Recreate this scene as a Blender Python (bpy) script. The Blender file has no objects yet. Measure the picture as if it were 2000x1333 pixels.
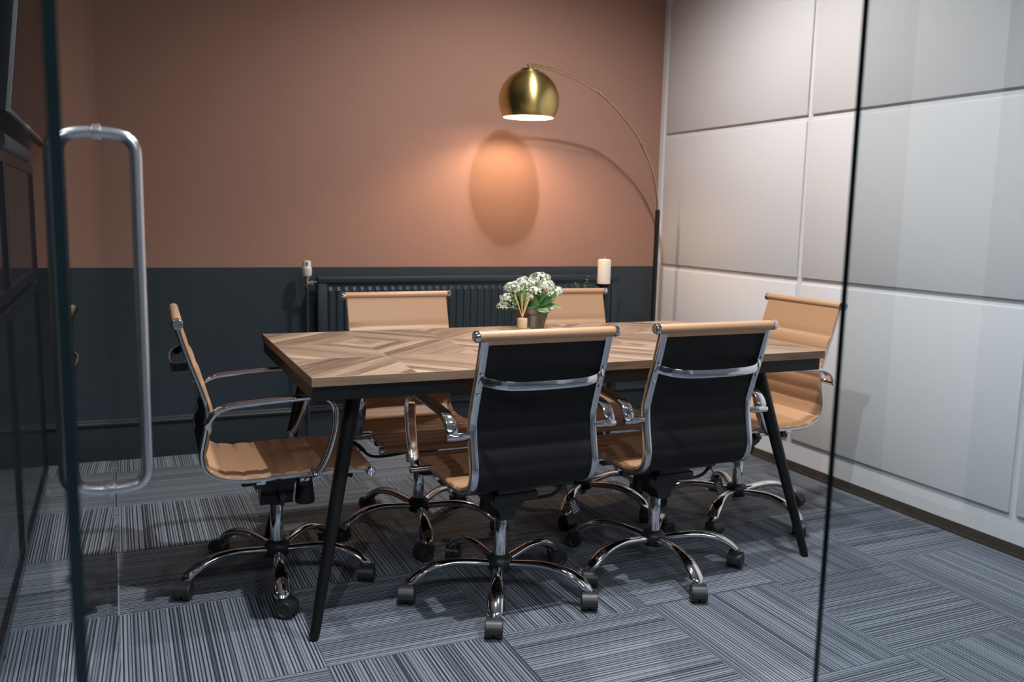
import bpy, bmesh, math, random
from mathutils import Vector, Matrix
from math import sin, cos, pi, radians, sqrt, atan2
random.seed(7)
SC = bpy.context.scene
COL = SC.collection

# ---------------------------------------------------------------- materials
def new_mat(name):
    m = bpy.data.materials.new(name); m.use_nodes = True
    nt = m.node_tree; b = nt.nodes['Principled BSDF']
    return m, nt, b

def setp(b, **k):
    names = dict(color='Base Color', rough='Roughness', metal='Metallic', spec='Specular IOR Level', coat='Coat Weight',
                 coatr='Coat Roughness', aniso='Anisotropic', sheen='Sheen Weight', sub='Subsurface Weight', ior='IOR')
    for a, v in k.items():
        i = b.inputs[names[a]]
        i.default_value = (*v, 1) if a == 'color' else v

def N(nt, t, **k):
    n = nt.nodes.new(t)
    for a, v in k.items(): setattr(n, a, v)
    return n

def MA(nt, op, a, b=None, c=None):
    n = nt.nodes.new('ShaderNodeMath'); n.operation = op
    for i, v in enumerate((a, b, c)):
        if v is None: continue
        if isinstance(v, (int, float)): n.inputs[i].default_value = v
        else: nt.links.new(v, n.inputs[i])
    return n.outputs[0]

def noise_bump(nt, b, scale=200, strength=.1, dist=.001, vec=None, detail=3, color=None, var=0.0, stretch=None):
    tc = N(nt, 'ShaderNodeTexCoord'); src = tc.outputs['Object']
    if stretch:
        mp = N(nt, 'ShaderNodeMapping'); mp.inputs['Scale'].default_value = stretch
        nt.links.new(src, mp.inputs[0]); src = mp.outputs[0]
    n = N(nt, 'ShaderNodeTexNoise'); n.inputs['Scale'].default_value = scale; n.inputs['Detail'].default_value = detail
    nt.links.new(src, n.inputs['Vector'])
    bp = N(nt, 'ShaderNodeBump'); bp.inputs['Strength'].default_value = strength; bp.inputs['Distance'].default_value = dist
    nt.links.new(n.outputs[0], bp.inputs['Height']); nt.links.new(bp.outputs[0], b.inputs['Normal'])
    if color:
        r = N(nt, 'ShaderNodeMix', data_type='RGBA')
        r.inputs[6].default_value = (*[c*(1-var) for c in color], 1); r.inputs[7].default_value = (*[min(1, c*(1+var)) for c in color], 1)
        nt.links.new(n.outputs[0], r.inputs[0]); nt.links.new(r.outputs[2], b.inputs['Base Color'])

def simple(name, color, rough=.5, metal=0, bump=None, var=.0, **k):
    m, nt, b = new_mat(name); setp(b, color=color, rough=rough, metal=metal, **k)
    if bump: noise_bump(nt, b, *bump, color=color if var else None, var=var)
    return m

M = {}
M['chrome'] = simple('chrome', (.72, .72, .74), .07, 1)
M['alu'] = simple('polished_aluminium', (.62, .65, .69), .16, 1)
M['steel'] = simple('brushed_steel', (.72, .72, .73), .24, 1, (900, .05, .0004))
M['leather'] = simple('tan_leather', (.43, .243, .133), .42, 0, (900, .25, .0006), var=.06)
M['mesh'] = simple('black_mesh_fabric', (.003, .003, .0036), .6, 0, (1400, .3, .0006), var=.3, spec=.3)
M['plastic'] = simple('black_plastic', (.012, .012, .013), .42)
M['caster'] = simple('caster_plastic', (.020, .020, .021), .42)
M['paint'] = simple('black_powder_coat', (.005, .005, .0055), .42, spec=.3)
M['poleblack'] = simple('satin_black_pole', (.010, .010, .010), .35)
M['candle'] = simple('cream_wax', (.88, .79, .64), .5, sub=.0)
M['wick'] = simple('candle_wick', (.75, .68, .5), .8)
M['valve'] = simple('white_valve_plastic', (.62, .60, .55), .4)
M['slot'] = simple('valve_slot', (.06, .06, .06), .6)
M['petal'] = simple('white_petals', (.72, .74, .62), .6, var=.05, bump=(300, .1, .001))
M['bud'] = simple('green_buds', (.30, .40, .15), .6)
M['leaf'] = simple('green_leaf', (.045, .12, .030), .42, var=.4, bump=(40, .15, .002))
M['leaf2'] = simple('bright_leaf', (.13, .25, .065), .42, var=.25, bump=(40, .15, .002))
M['stem'] = simple('stem', (.10, .16, .05), .6)
M['reed'] = simple('reed', (.66, .44, .22), .7)
M['cork'] = simple('pale_wood_bottle', (.62, .42, .25), .55, var=.12, bump=(60, .1, .001))
M['amber'] = simple('amber_coaster', (.40, .17, .04), .35)
M['twig'] = simple('twine', (.40, .27, .18), .8)
M['soil'] = simple('soil', (.03, .02, .015), .9, var=.3, bump=(200, .5, .004))
M['ceiling'] = simple('white_ceiling', (.78, .78, .77), .8)
M['white'] = simple('white_panel_paint', (.74, .735, .745), .42, 0, (60, .03, .001))
M['glassedge'] = simple('dark_glass_edge', (.004, .012, .014), .12)
M['cab'] = simple('black_cabinet_lacquer', (.006, .006, .007), .22)
M['cabglass'] = simple('black_glass_door', (.010, .010, .010), .10)
M['screen'] = simple('black_tv_screen', (.008, .007, .007), .13)
M['tvback'] = simple('black_tv_casing', (.008, .008, .009), .4)
M['bezel'] = simple('silver_bezel', (.50, .48, .46), .3, .9)
M['bar'] = simple('grey_speaker_cloth', (.09, .09, .09), .8, 0, (1500, .5, .001), var=.3)
M['tag'] = simple('black_card', (.012, .012, .014), .5)
M['tagmark'] = simple('white_print', (.5, .52, .56), .6)
M['greyblue'] = simple('corridor_wall_paint', (.20, .21, .235), .7)
M['corrdoor'] = simple('corridor_door_paint', (.75, .72, .71), .6)

# terracotta + dado wall
m, nt, b = new_mat('two_tone_wall'); setp(b, rough=.75)
tc = N(nt, 'ShaderNodeTexCoord'); sp = N(nt, 'ShaderNodeSeparateXYZ'); nt.links.new(tc.outputs['Object'], sp.inputs[0])
gt = MA(nt, 'GREATER_THAN', sp.outputs[2], .9287)
mx = N(nt, 'ShaderNodeMix', data_type='RGBA'); mx.inputs[6].default_value = (.030, .042, .053, 1)
mx.inputs[7].default_value = (.365, .198, .146, 1); nt.links.new(gt, mx.inputs[0])
mp = N(nt, 'ShaderNodeMapping'); mp.inputs['Scale'].default_value = (6, 1, 60); nt.links.new(tc.outputs['Object'], mp.inputs[0])
nn = N(nt, 'ShaderNodeTexNoise'); nn.inputs['Scale'].default_value = 6; nn.inputs['Detail'].default_value = 5
nt.links.new(mp.outputs[0], nn.inputs['Vector'])
m2 = N(nt, 'ShaderNodeMix', data_type='RGBA', blend_type='MULTIPLY'); m2.inputs[0].default_value = 1
rr = N(nt, 'ShaderNodeMapRange'); rr.inputs[3].default_value = .93; rr.inputs[4].default_value = 1.05; nt.links.new(nn.outputs[0], rr.inputs[0])
nt.links.new(mx.outputs[2], m2.inputs[6]); nt.links.new(rr.outputs[0], m2.inputs[7]); nt.links.new(m2.outputs[2], b.inputs['Base Color'])
bp = N(nt, 'ShaderNodeBump'); bp.inputs['Strength'].default_value = .25; bp.inputs['Distance'].default_value = .001
nt.links.new(nn.outputs[0], bp.inputs['Height']); nt.links.new(bp.outputs[0], b.inputs['Normal'])
rg = N(nt, 'ShaderNodeMapRange'); rg.inputs[3].default_value = .42; rg.inputs[4].default_value = .8; nt.links.new(gt, rg.inputs[0]); nt.links.new(rg.outputs[0], b.inputs['Roughness'])
M['wall'] = m
M['dado'] = simple('dark_blue_gloss_paint', (.021, .029, .035), .5, 0, (20, .05, .002), spec=.35)
M['radiator'] = simple('dark_radiator_paint', (.023, .034, .044), .38)

# carpet tiles
m, nt, b = new_mat('striped_carpet_tiles'); setp(b, rough=.95, spec=.1)
tc = N(nt, 'ShaderNodeTexCoord'); sp = N(nt, 'ShaderNodeSeparateXYZ'); nt.links.new(tc.outputs['Object'], sp.inputs[0])
X, Y = sp.outputs[0], sp.outputs[1]
u1 = MA(nt, 'FLOOR', MA(nt, 'DIVIDE', MA(nt, 'ADD', X, .03), .507))
u2 = MA(nt, 'FLOOR', MA(nt, 'SUBTRACT', MA(nt, 'MINIMUM', MA(nt, 'DIVIDE', MA(nt, 'ADD', X, .075), .507), 0), 1))
t = MA(nt, 'GREATER_THAN', X, -.03)
col = MA(nt, 'ADD', MA(nt, 'MULTIPLY', t, u1), MA(nt, 'MULTIPLY', MA(nt, 'SUBTRACT', 1, t), u2))
row = MA(nt, 'FLOOR', MA(nt, 'DIVIDE', MA(nt, 'SUBTRACT', Y, 2.215), .53))
par = MA(nt, 'ABSOLUTE', MA(nt, 'MODULO', MA(nt, 'ADD', col, row), 2))
# s = stripe coordinate (x when parity 0, y when 1); l = along
s = MA(nt, 'ADD', MA(nt, 'MULTIPLY', X, MA(nt, 'SUBTRACT', 1, par)), MA(nt, 'MULTIPLY', Y, par))
l = MA(nt, 'ADD', MA(nt, 'MULTIPLY', Y, MA(nt, 'SUBTRACT', 1, par)), MA(nt, 'MULTIPLY', X, par))
cmb = N(nt, 'ShaderNodeCombineXYZ'); nt.links.new(col, cmb.inputs[0]); nt.links.new(row, cmb.inputs[1])
wt = N(nt, 'ShaderNodeTexWhiteNoise', noise_dimensions='3D'); nt.links.new(cmb.outputs[0], wt.inputs['Vector'])
def stripe(width, off):
    f = MA(nt, 'FLOOR', MA(nt, 'DIVIDE', s, width))
    q = MA(nt, 'ADD', f, MA(nt, 'MULTIPLY', MA(nt, 'FLOOR', MA(nt, 'MULTIPLY', wt.outputs[0], 50)), 17.0))
    w = N(nt, 'ShaderNodeTexWhiteNoise', noise_dimensions='1D'); nt.links.new(MA(nt, 'ADD', q, off), w.inputs['W']); return w.outputs[0]
a1 = stripe(.0027, .3); a2 = stripe(.0148, 5.7); a3 = stripe(.0057, 9.1)
per = MA(nt, 'GREATER_THAN', MA(nt, 'FRACT', MA(nt, 'ADD', MA(nt, 'DIVIDE', s, .0098), MA(nt, 'MULTIPLY', a2, .55))), .42)
v = MA(nt, 'ADD', MA(nt, 'ADD', MA(nt, 'ADD', MA(nt, 'MULTIPLY', a1, .32), MA(nt, 'MULTIPLY', a2, .10)), MA(nt, 'MULTIPLY', a3, .20)), MA(nt, 'MULTIPLY', per, .38))
pn = N(nt, 'ShaderNodeTexNoise'); pn.inputs['Scale'].default_value = 380; pn.inputs['Detail'].default_value = 3
nt.links.new(tc.outputs['Object'], pn.inputs['Vector'])
v2 = MA(nt, 'ADD', v, MA(nt, 'MULTIPLY', MA(nt, 'SUBTRACT', pn.outputs[0], .5), .55))
cr = N(nt, 'ShaderNodeValToRGB'); e = cr.color_ramp.elements
e[0].position = .26; e[0].color = (.020, .023, .032, 1); e[1].position = .72; e[1].color = (.250, .275, .312, 1)
e2 = e.new(.42); e2.color = (.052, .059, .075, 1); e3 = e.new(.55); e3.color = (.145, .163, .192, 1)
nt.links.new(v2, cr.inputs[0])
tt = N(nt, 'ShaderNodeMix', data_type='RGBA', blend_type='MULTIPLY'); tt.inputs[0].default_value = 1
tr = N(nt, 'ShaderNodeMapRange'); tr.inputs[3].default_value = .86; tr.inputs[4].default_value = 1.08; nt.links.new(wt.outputs[0], tr.inputs[0])
nt.links.new(cr.outputs[0], tt.inputs[6]); nt.links.new(tr.outputs[0], tt.inputs[7]); nt.links.new(tt.outputs[2], b.inputs['Base Color'])
bp = N(nt, 'ShaderNodeBump'); bp.inputs['Strength'].default_value = .6; bp.inputs['Distance'].default_value = .003
nt.links.new(v2, bp.inputs['Height']); nt.links.new(bp.outputs[0], b.inputs['Normal'])
M['carpet'] = m

# parquet table top
def wood_mat(name, edge=False):
    m, nt, b = new_mat(name); setp(b, rough=.5, spec=.35)
    tc = N(nt, 'ShaderNodeTexCoord'); sp = N(nt, 'ShaderNodeSeparateXYZ'); nt.links.new(tc.outputs['Object'], sp.inputs[0])
    U, V = sp.outputs[0], sp.outputs[1]
    if edge:
        A = MA(nt, 'MULTIPLY', sp.outputs[2], 1.0); B = MA(nt, 'ADD', U, V); i = j = None
        seedv = MA(nt, 'FLOOR', MA(nt, 'DIVIDE', B, .9))
    else:
        i = MA(nt, 'FLOOR', MA(nt, 'DIVIDE', U, .2995)); j = MA(nt, 'FLOOR', MA(nt, 'DIVIDE', V, .3062))
        par = MA(nt, 'ABSOLUTE', MA(nt, 'MODULO', MA(nt, 'ADD', i, j), 2)); sg = MA(nt, 'SUBTRACT', MA(nt, 'MULTIPLY', par, 2), 1)
        V2 = MA(nt, 'MULTIPLY', V, .2995/.3062)
        A = MA(nt, 'ADD', U, MA(nt, 'MULTIPLY', V2, sg)); B = MA(nt, 'SUBTRACT', U, MA(nt, 'MULTIPLY', V2, sg))
        seedv = MA(nt, 'ADD', MA(nt, 'FLOOR', MA(nt, 'DIVIDE', MA(nt, 'ADD', A, .0), .0599)), MA(nt, 'ADD', MA(nt, 'MULTIPLY', i, 13.3), MA(nt, 'MULTIPLY', j, 7.7)))
    wn = N(nt, 'ShaderNodeTexWhiteNoise', noise_dimensions='1D'); nt.links.new(seedv, wn.inputs['W'])
    cb = N(nt, 'ShaderNodeCombineXYZ')
    nt.links.new(MA(nt, 'MULTIPLY', A, 34), cb.inputs[0]); nt.links.new(MA(nt, 'ADD', MA(nt, 'MULTIPLY', B, 2.6), MA(nt, 'MULTIPLY', wn.outputs[0], 40)), cb.inputs[1])
    g = N(nt, 'ShaderNodeTexNoise'); g.inputs['Scale'].default_value = 1; g.inputs['Detail'].default_value = 6; g.inputs['Roughness'].default_value = .6
    nt.links.new(cb.outputs[0], g.inputs['Vector'])
    cb2 = N(nt, 'ShaderNodeCombineXYZ')
    nt.links.new(MA(nt, 'MULTIPLY', A, 260), cb2.inputs[0]); nt.links.new(MA(nt, 'ADD', MA(nt, 'MULTIPLY', B, 10), MA(nt, 'MULTIPLY', wn.outputs[0], 40)), cb2.inputs[1])
    g2 = N(nt, 'ShaderNodeTexNoise'); g2.inputs['Scale'].default_value = 1; g2.inputs['Detail'].default_value = 3
    nt.links.new(cb2.outputs[0], g2.inputs['Vector'])
    v = MA(nt, 'ADD', MA(nt, 'MULTIPLY', wn.outputs[0], .44), MA(nt, 'ADD', MA(nt, 'MULTIPLY', g.outputs[0], .62), MA(nt, 'MULTIPLY', g2.outputs[0], .2)))
    cr = N(nt, 'ShaderNodeValToRGB'); e = cr.color_ramp.elements
    e[0].position = .38; e[0].color = (.095, .058, .037, 1); e[1].position = 1.0; e[1].color = (.52, .36, .22, 1)
    a = e.new(.52); a.color = (.19, .122, .080, 1); a = e.new(.66); a.color = (.25, .168, .113, 1); a = e.new(.84); a.color = (.33, .225, .152, 1)
    nt.links.new(v, cr.inputs[0])
    if edge:
        mm = N(nt, 'ShaderNodeMix', data_type='RGBA', blend_type='MULTIPLY'); mm.inputs[0].default_value = 1; mm.inputs[7].default_value = (.8, .8, .78, 1)
        nt.links.new(cr.outputs[0], mm.inputs[6]); nt.links.new(mm.outputs[2], b.inputs['Base Color'])
    else: nt.links.new(cr.outputs[0], b.inputs['Base Color'])
    bp = N(nt, 'ShaderNodeBump'); bp.inputs['Strength'].default_value = .15; bp.inputs['Distance'].default_value = .001
    nt.links.new(g2.outputs[0], bp.inputs['Height']); nt.links.new(bp.outputs[0], b.inputs['Normal'])
    return m
M['wood'] = wood_mat('parquet_wood'); M['woodedge'] = wood_mat('solid_wood_edge', True)
M['skirt'] = simple('brown_wood_skirting', (.060, .047, .036), .38, 0, (30, .1, .001), var=.4)

# stone pot
m, nt, b = new_mat('grey_stone_pot'); setp(b, rough=.7)
tc = N(nt, 'ShaderNodeTexCoord')
n1 = N(nt, 'ShaderNodeTexNoise'); n1.inputs['Scale'].default_value = 14; n1.inputs['Detail'].default_value = 5; n1.inputs['Distortion'].default_value = 1.2
nt.links.new(tc.outputs['Object'], n1.inputs['Vector'])
cr = N(nt, 'ShaderNodeValToRGB'); e = cr.color_ramp.elements; e[0].position = .35; e[0].color = (.13, .11, .09, 1); e[1].position = .6; e[1].color = (.25, .215, .165, 1)
a = e.new(.655); a.color = (.34, .31, .21, 1); a = e.new(.70); a.color = (.18, .15, .12, 1)
nt.links.new(n1.outputs[0], cr.inputs[0]); nt.links.new(cr.outputs[0], b.inputs['Base Color'])
M['pot'] = m

# brushed brass
m, nt, b = new_mat('brushed_brass'); setp(b, color=(.62, .49, .19), rough=.30, metal=1, aniso=.8); b.inputs['Anisotropic Rotation'].default_value = .25
tg = N(nt, 'ShaderNodeTangent', direction_type='RADIAL', axis='Z'); nt.links.new(tg.outputs[0], b.inputs['Tangent'])
M['brass'] = m
M['brasspipe'] = simple('brass_pipe', (.62, .47, .27), .25, 1)
M['shadein'] = simple('white_shade_lining', (.85, .82, .76), .6)
def emis(name, color, st):
    m = bpy.data.materials.new(name); m.use_nodes = True; nt = m.node_tree; nt.nodes.clear()
    e = N(nt, 'ShaderNodeEmission'); e.inputs[0].default_value = (*color, 1); e.inputs[1].default_value = st
    o = N(nt, 'ShaderNodeOutputMaterial'); nt.links.new(e.outputs[0], o.inputs[0]); return m
M['bulb'] = emis('warm_bulb', (1, .71, .46), 560)
M['lens'] = emis('downlight_lens', (1, .97, .93), 12)

# glass
m = bpy.data.materials.new('clear_glass'); m.use_nodes = True; nt = m.node_tree; nt.nodes.clear()
tr = N(nt, 'ShaderNodeBsdfTransparent'); tr.inputs[0].default_value = (.86, .89, .90, 1)
gl = N(nt, 'ShaderNodeBsdfGlossy'); gl.inputs['Roughness'].default_value = .0; gl.inputs[0].default_value = (1, 1, 1, 1)
fr = N(nt, 'ShaderNodeFresnel'); fr.inputs[0].default_value = 1.5
ge = N(nt, 'ShaderNodeNewGeometry'); mxs = N(nt, 'ShaderNodeMixShader')
k = MA(nt, 'MULTIPLY', fr.outputs[0], MA(nt, 'SUBTRACT', 1, ge.outputs['Backfacing']))
k = MA(nt, 'MINIMUM', MA(nt, 'MULTIPLY', k, 1.7), .9)
nt.links.new(k, mxs.inputs[0]); nt.links.new(tr.outputs[0], mxs.inputs[1]); nt.links.new(gl.outputs[0], mxs.inputs[2])
o = N(nt, 'ShaderNodeOutputMaterial'); nt.links.new(mxs.outputs[0], o.inputs[0])
M['glass'] = m

# ---------------------------------------------------------------- mesh helpers
def link(name, bm, mats, parent=None, smooth=True, angle=40, loc=None):
    me = bpy.data.meshes.new(name)
    bmesh.ops.remove_doubles(bm, verts=bm.verts, dist=1e-6)
    bmesh.ops.recalc_face_normals(bm, faces=bm.faces)
    bm.to_mesh(me); bm.free()
    for mt in (mats if isinstance(mats, (list, tuple)) else [mats]): me.materials.append(M[mt])
    if smooth:
        me.polygons.foreach_set('use_smooth', [True]*len(me.polygons))
        me.set_sharp_from_angle(angle=radians(angle))
    o = bpy.data.objects.new(name, me); COL.objects.link(o)
    if parent: o.parent = parent
    if loc: o.location = loc
    return o

def tag(o, label=None, cat=None, group=None, kind=None):
    if label: o['label'] = label
    if cat: o['category'] = cat
    if group: o['group'] = group
    if kind: o['kind'] = kind
    return o

def thing(name, label, cat, loc=(0, 0, 0), rz=0, group=None):
    o = bpy.data.objects.new(name, None); COL.objects.link(o); o.location = loc; o.rotation_euler = (0, 0, rz)
    o.empty_display_size = .1
    return tag(o, label, cat, group)

def box(bm, a, b, bev=0, mi=0, seg=2):
    x0, y0, z0 = a; x1, y1, z1 = b
    v = [bm.verts.new(p) for p in ((x0,y0,z0),(x1,y0,z0),(x1,y1,z0),(x0,y1,z0),(x0,y0,z1),(x1,y0,z1),(x1,y1,z1),(x0,y1,z1))]
    fs = [bm.faces.new([v[i] for i in q]) for q in ((3,2,1,0),(4,5,6,7),(0,1,5,4),(1,2,6,5),(2,3,7,6),(3,0,4,7))]
    for f in fs: f.material_index = mi
    if bev:
        es = list({e for f in fs for e in f.edges})
        r = bmesh.ops.bevel(bm, geom=es, offset=bev, segments=seg, affect='EDGES', profile=.5)
        for f in r['faces']: f.material_index = mi
    return fs

def boxobj(name, a, b, mat, parent=None, bev=0, **k):
    bm = bmesh.new(); box(bm, a, b, bev); return link(name, bm, mat, parent, **k)

def cr_path(P, n=8, closed=False):
    P = [Vector(p) for p in P]; out = []
    m = len(P)
    for i in range(m-1):
        p0 = P[i-1] if i > 0 else P[0]*2-P[1]; p1, p2 = P[i], P[i+1]; p3 = P[i+2] if i+2 < m else P[-1]*2-P[-2]
        for k in range(n):
            t = k/n
            out.append(.5*((2*p1)+(p2-p0)*t+(2*p0-5*p1+4*p2-p3)*t*t+(3*p1-p0-3*p2+p3)*t**3))
    out.append(P[-1].copy()); return out

def sweep(bm, path, prof, up=Vector((0, 0, 1)), scales=None, cap=True, mi=0, side=None):
    """prof: list of (a,b): a along side vector, b along normal. side: fixed side vector if given"""
    path = [Vector(p) for p in path]; rings = []
    prev = None
    for i, p in enumerate(path):
        t = (path[min(i+1, len(path)-1)]-path[max(i-1, 0)]).normalized()
        if side is not None: s = Vector(side); s = (s-t*s.dot(t)).normalized()
        else:
            if prev is None:
                s = t.cross(up)
                if s.length < 1e-3: s = t.cross(Vector((0, 1, 0)))
                s.normalize()
            else: s = (prev-t*prev.dot(t)).normalized()
            prev = s
        nrm = s.cross(t).normalized()
        sc = scales[i] if scales else 1
        sa, sb = sc if isinstance(sc, (tuple, list)) else (sc, sc)
        rings.append([bm.verts.new(p+s*(a*sa)+nrm*(b*sb)) for a, b in prof])
    n = len(prof)
    for i in range(len(rings)-1):
        for k in range(n):
            f = bm.faces.new((rings[i][k], rings[i][(k+1) % n], rings[i+1][(k+1) % n], rings[i+1][k])); f.material_index = mi
    if cap:
        for r in (rings[0], rings[-1]):
            f = bm.faces.new(r); f.material_index = mi
    return rings

def circ(r, n=16, ry=None):
    return [(r*cos(2*pi*k/n), (ry or r)*sin(2*pi*k/n)) for k in range(n)]
def rrect(w, h, r=.003, n=3):
    out = []
    for cx, cy, a0 in ((w/2-r, h/2-r, 0), (-w/2+r, h/2-r, pi/2), (-w/2+r, -h/2+r, pi), (w/2-r, -h/2+r, 3*pi/2)):
        for k in range(n+1):
            a = a0+k*pi/2/n; out.append((cx+r*cos(a), cy+r*sin(a)))
    return out
def tube(bm, pts, r, n=14, mi=0, scales=None): return sweep(bm, pts, circ(r, n), mi=mi, scales=scales)

def lathe(bm, prof, c=(0, 0, 0), n=32, axis='z', mi=0):
    """prof: (r, h) list."""
    rings = []
    for r, h in prof:
        ring = []
        for k in range(n):
            a = 2*pi*k/n
            if axis == 'z': p = (c[0]+r*cos(a), c[1]+r*sin(a), c[2]+h)
            elif axis == 'x': p = (c[0]+h, c[1]+r*cos(a), c[2]+r*sin(a))
            else: p = (c[0]+r*cos(a), c[1]+h, c[2]+r*sin(a))
            ring.append(bm.verts.new(p))
        rings.append(ring)
    for i in range(len(rings)-1):
        for k in range(n):
            f = bm.faces.new((rings[i][k], rings[i][(k+1) % n], rings[i+1][(k+1) % n], rings[i+1][k])); f.material_index = mi
    for r in (rings[0], rings[-1]):
        f = bm.faces.new(r); f.material_index = mi

def prism(bm, pts, y0, y1, mi=0):
    """polygon in (x,z) extruded along y"""
    a = [bm.verts.new((x, y0, z)) for x, z in pts]; b_ = [bm.verts.new((x, y1, z)) for x, z in pts]
    bm.faces.new(a).material_index = mi; bm.faces.new(b_).material_index = mi
    for k in range(len(pts)):
        bm.faces.new((a[k], a[(k+1) % len(pts)], b_[(k+1) % len(pts)], b_[k])).material_index = mi

# ---------------------------------------------------------------- setting
YB, XR, XL, YP, ZC = 4.555, 3.0046, -.78, .88, 2.98
YF = -2.6   # corridor's far side behind the camera
XF = 3.3
def struct(o): o['kind'] = 'structure'; return o
struct(boxobj('floor', (XL-.1, YF-.1, -.1), (XR+.3, YB+.1, 0), 'carpet', smooth=False))
struct(boxobj('ceiling', (XL-.1, YF-.1, ZC), (XR+.3, YB+.1, ZC+.1), 'ceiling', smooth=False))
struct(boxobj('wall_back', (XL-.1, YB, 0), (XR+.3, YB+.1, ZC), 'wall', smooth=False))
struct(boxobj('wall_left', (XL-.1, YF, 0), (XL, YB, ZC), 'dado', smooth=False))
struct(boxobj('wall_front', (XL-.1, YF-.1, 0), (XR+.3, YF, ZC), 'greyblue', smooth=False))
# right wall: backing board + raised white panels
bm = bmesh.new()
box(bm, (XR, YF, .045), (XR+.1, YP-.05, ZC), mi=1)
box(bm, (XR, YP-.05, .045), (XR+.1, YB, ZC), mi=0)
struct(link('wall_right', bm, ['white', 'greyblue'], smooth=False))
bm = bmesh.new()
k = 0
for j0, j1 in ((3.320, 4.492), (2.118, 3.290), (.93, 2.088)):
    for z0, z1 in ((.157, .918), (.949, 1.684), (1.714, 2.45), (2.48, 2.96)):
        k += 1
        bm = bmesh.new(); box(bm, (XR-.0115, j0, z0), (XR+.001, j1, z1), .0028, seg=2)
        struct(link('trim_%d' % k, bm, 'white'))
# corner stile
struct(boxobj('trim_13', (XR-.010, 4.520, .045), (XR+.001, YB-.0005, ZC), 'white'))
# dark recess and brown board at the foot of the white wall
bm = bmesh.new(); box(bm, (XR-.004, YP, .012), (XR+.08, YB, .0445)); box(bm, (XR-.012, YP, 0), (XR+.08, YB, .012))
struct(link('baseboard_right', bm, 'skirt'))
# back baseboard with moulded top
bm = bmesh.new()
pr = [(0, 0), (-.018, 0), (-.018, .145), (-.016, .155), (-.016, .165), (-.024, .172), (-.026, .182), (-.020, .190), (-.010, .194), (-.006, .200), (0, .200)]
a = [bm.verts.new((XL, YB+y, z)) for y, z in pr]; c = [bm.verts.new((XR-.012, YB+y, z)) for y, z in pr]
bm.faces.new(a); bm.faces.new(c)
for q in range(len(pr)): bm.faces.new((a[q], a[(q+1) % len(pr)], c[(q+1) % len(pr)], c[q]))
struct(link('baseboard_back', bm, 'dado', angle=30))
struct(boxobj('baseboard_left', (XL, YP, 0), (XL+.018, YB-.03, .19), 'dado', smooth=False))
# corridor trim reflected in the glass
struct(boxobj('door_1', (XR-.02, -.95, .10), (XR-.0005, -.54, 2.45), 'corrdoor', smooth=False))
struct(boxobj('baseboard_corridor', (XR-.012, YF, 0), (XR+.02, YP-.05, .10), 'skirt', smooth=False))

# glass partition
def pane(name, a, b, edges_x=True):
    bm = bmesh.new(); fs = box(bm, a, b)
    dx, dy = b[0]-a[0], b[1]-a[1]
    for f in fs:
        n = f.normal if f.normal.length else None
        f.normal_update(); n = f.normal
        thin_is_y = dy < dx
        if abs(n.z) > .5 or (abs(n.x) > .5 if thin_is_y else abs(n.y) > .5): f.material_index = 1
    return link(name, bm, ['glass', 'glassedge'], smooth=False)
gp = pane('window_1', (.882, YP, .012), (XR-.022, YP+.010, ZC-.01)); struct(gp)
gp = pane('window_2', (XL+.01, YP-.003, .012), (-.066, YP+.007, ZC-.01)); struct(gp)
# open glass door (slightly past square), with handle
dr = bpy.data.objects.new('door_2', None); COL.objects.link(dr); dr['kind'] = 'structure'
dr.location = (-.0455, YP+.012, 0)
ang = math.atan2(.0185, .74)
dr.rotation_euler = (0, 0, -ang)
g = pane('glass_panel', (-.006, 0, .012), (.006, .755, ZC-.03)); g.parent = dr
hm = bmesh.new()
hy = .70
for sx in (-1, 1):
    zt, zb = 1.325, .738
    P = [(sx*.006, zt+.003), (sx*.020, zt+.003), (sx*.040, zt), (sx*.052, zt-.005), (sx*.060, zt-.016), (sx*.063, zt-.032), (sx*.063, zt-.10), (sx*.063, zb+.10), (sx*.063, zb+.032), (sx*.060, zb+.016), (sx*.052, zb+.005), (sx*.040, zb), (sx*.020, zb-.003), (sx*.006, zb-.003)]
    tube(hm, [(x, hy, z) for x, z in cr_path([Vector((x, z, 0)) for x, z in P], 5) and [(q.x, q.y) for q in cr_path([Vector((x, z, 0)) for x, z in P], 5)]], .0098, 18)
    for z in (zt+.003, zb-.003): lathe(hm, [(.0135, 0), (.0135, .005), (.011, .007)] if sx > 0 else [(.011, -.007), (.0135, -.005), (.0135, 0)], (sx*.006, hy, z), 20, 'x')
link('door_handle', hm, 'steel', dr, angle=50)
bm = bmesh.new(); box(bm, (-.014, -.004, .0), (.014, .10, .055), .002); box(bm, (-.014, -.004, ZC-.055), (.014, .10, ZC), .002)
link('hinge_patch', bm, 'steel', dr)

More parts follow.
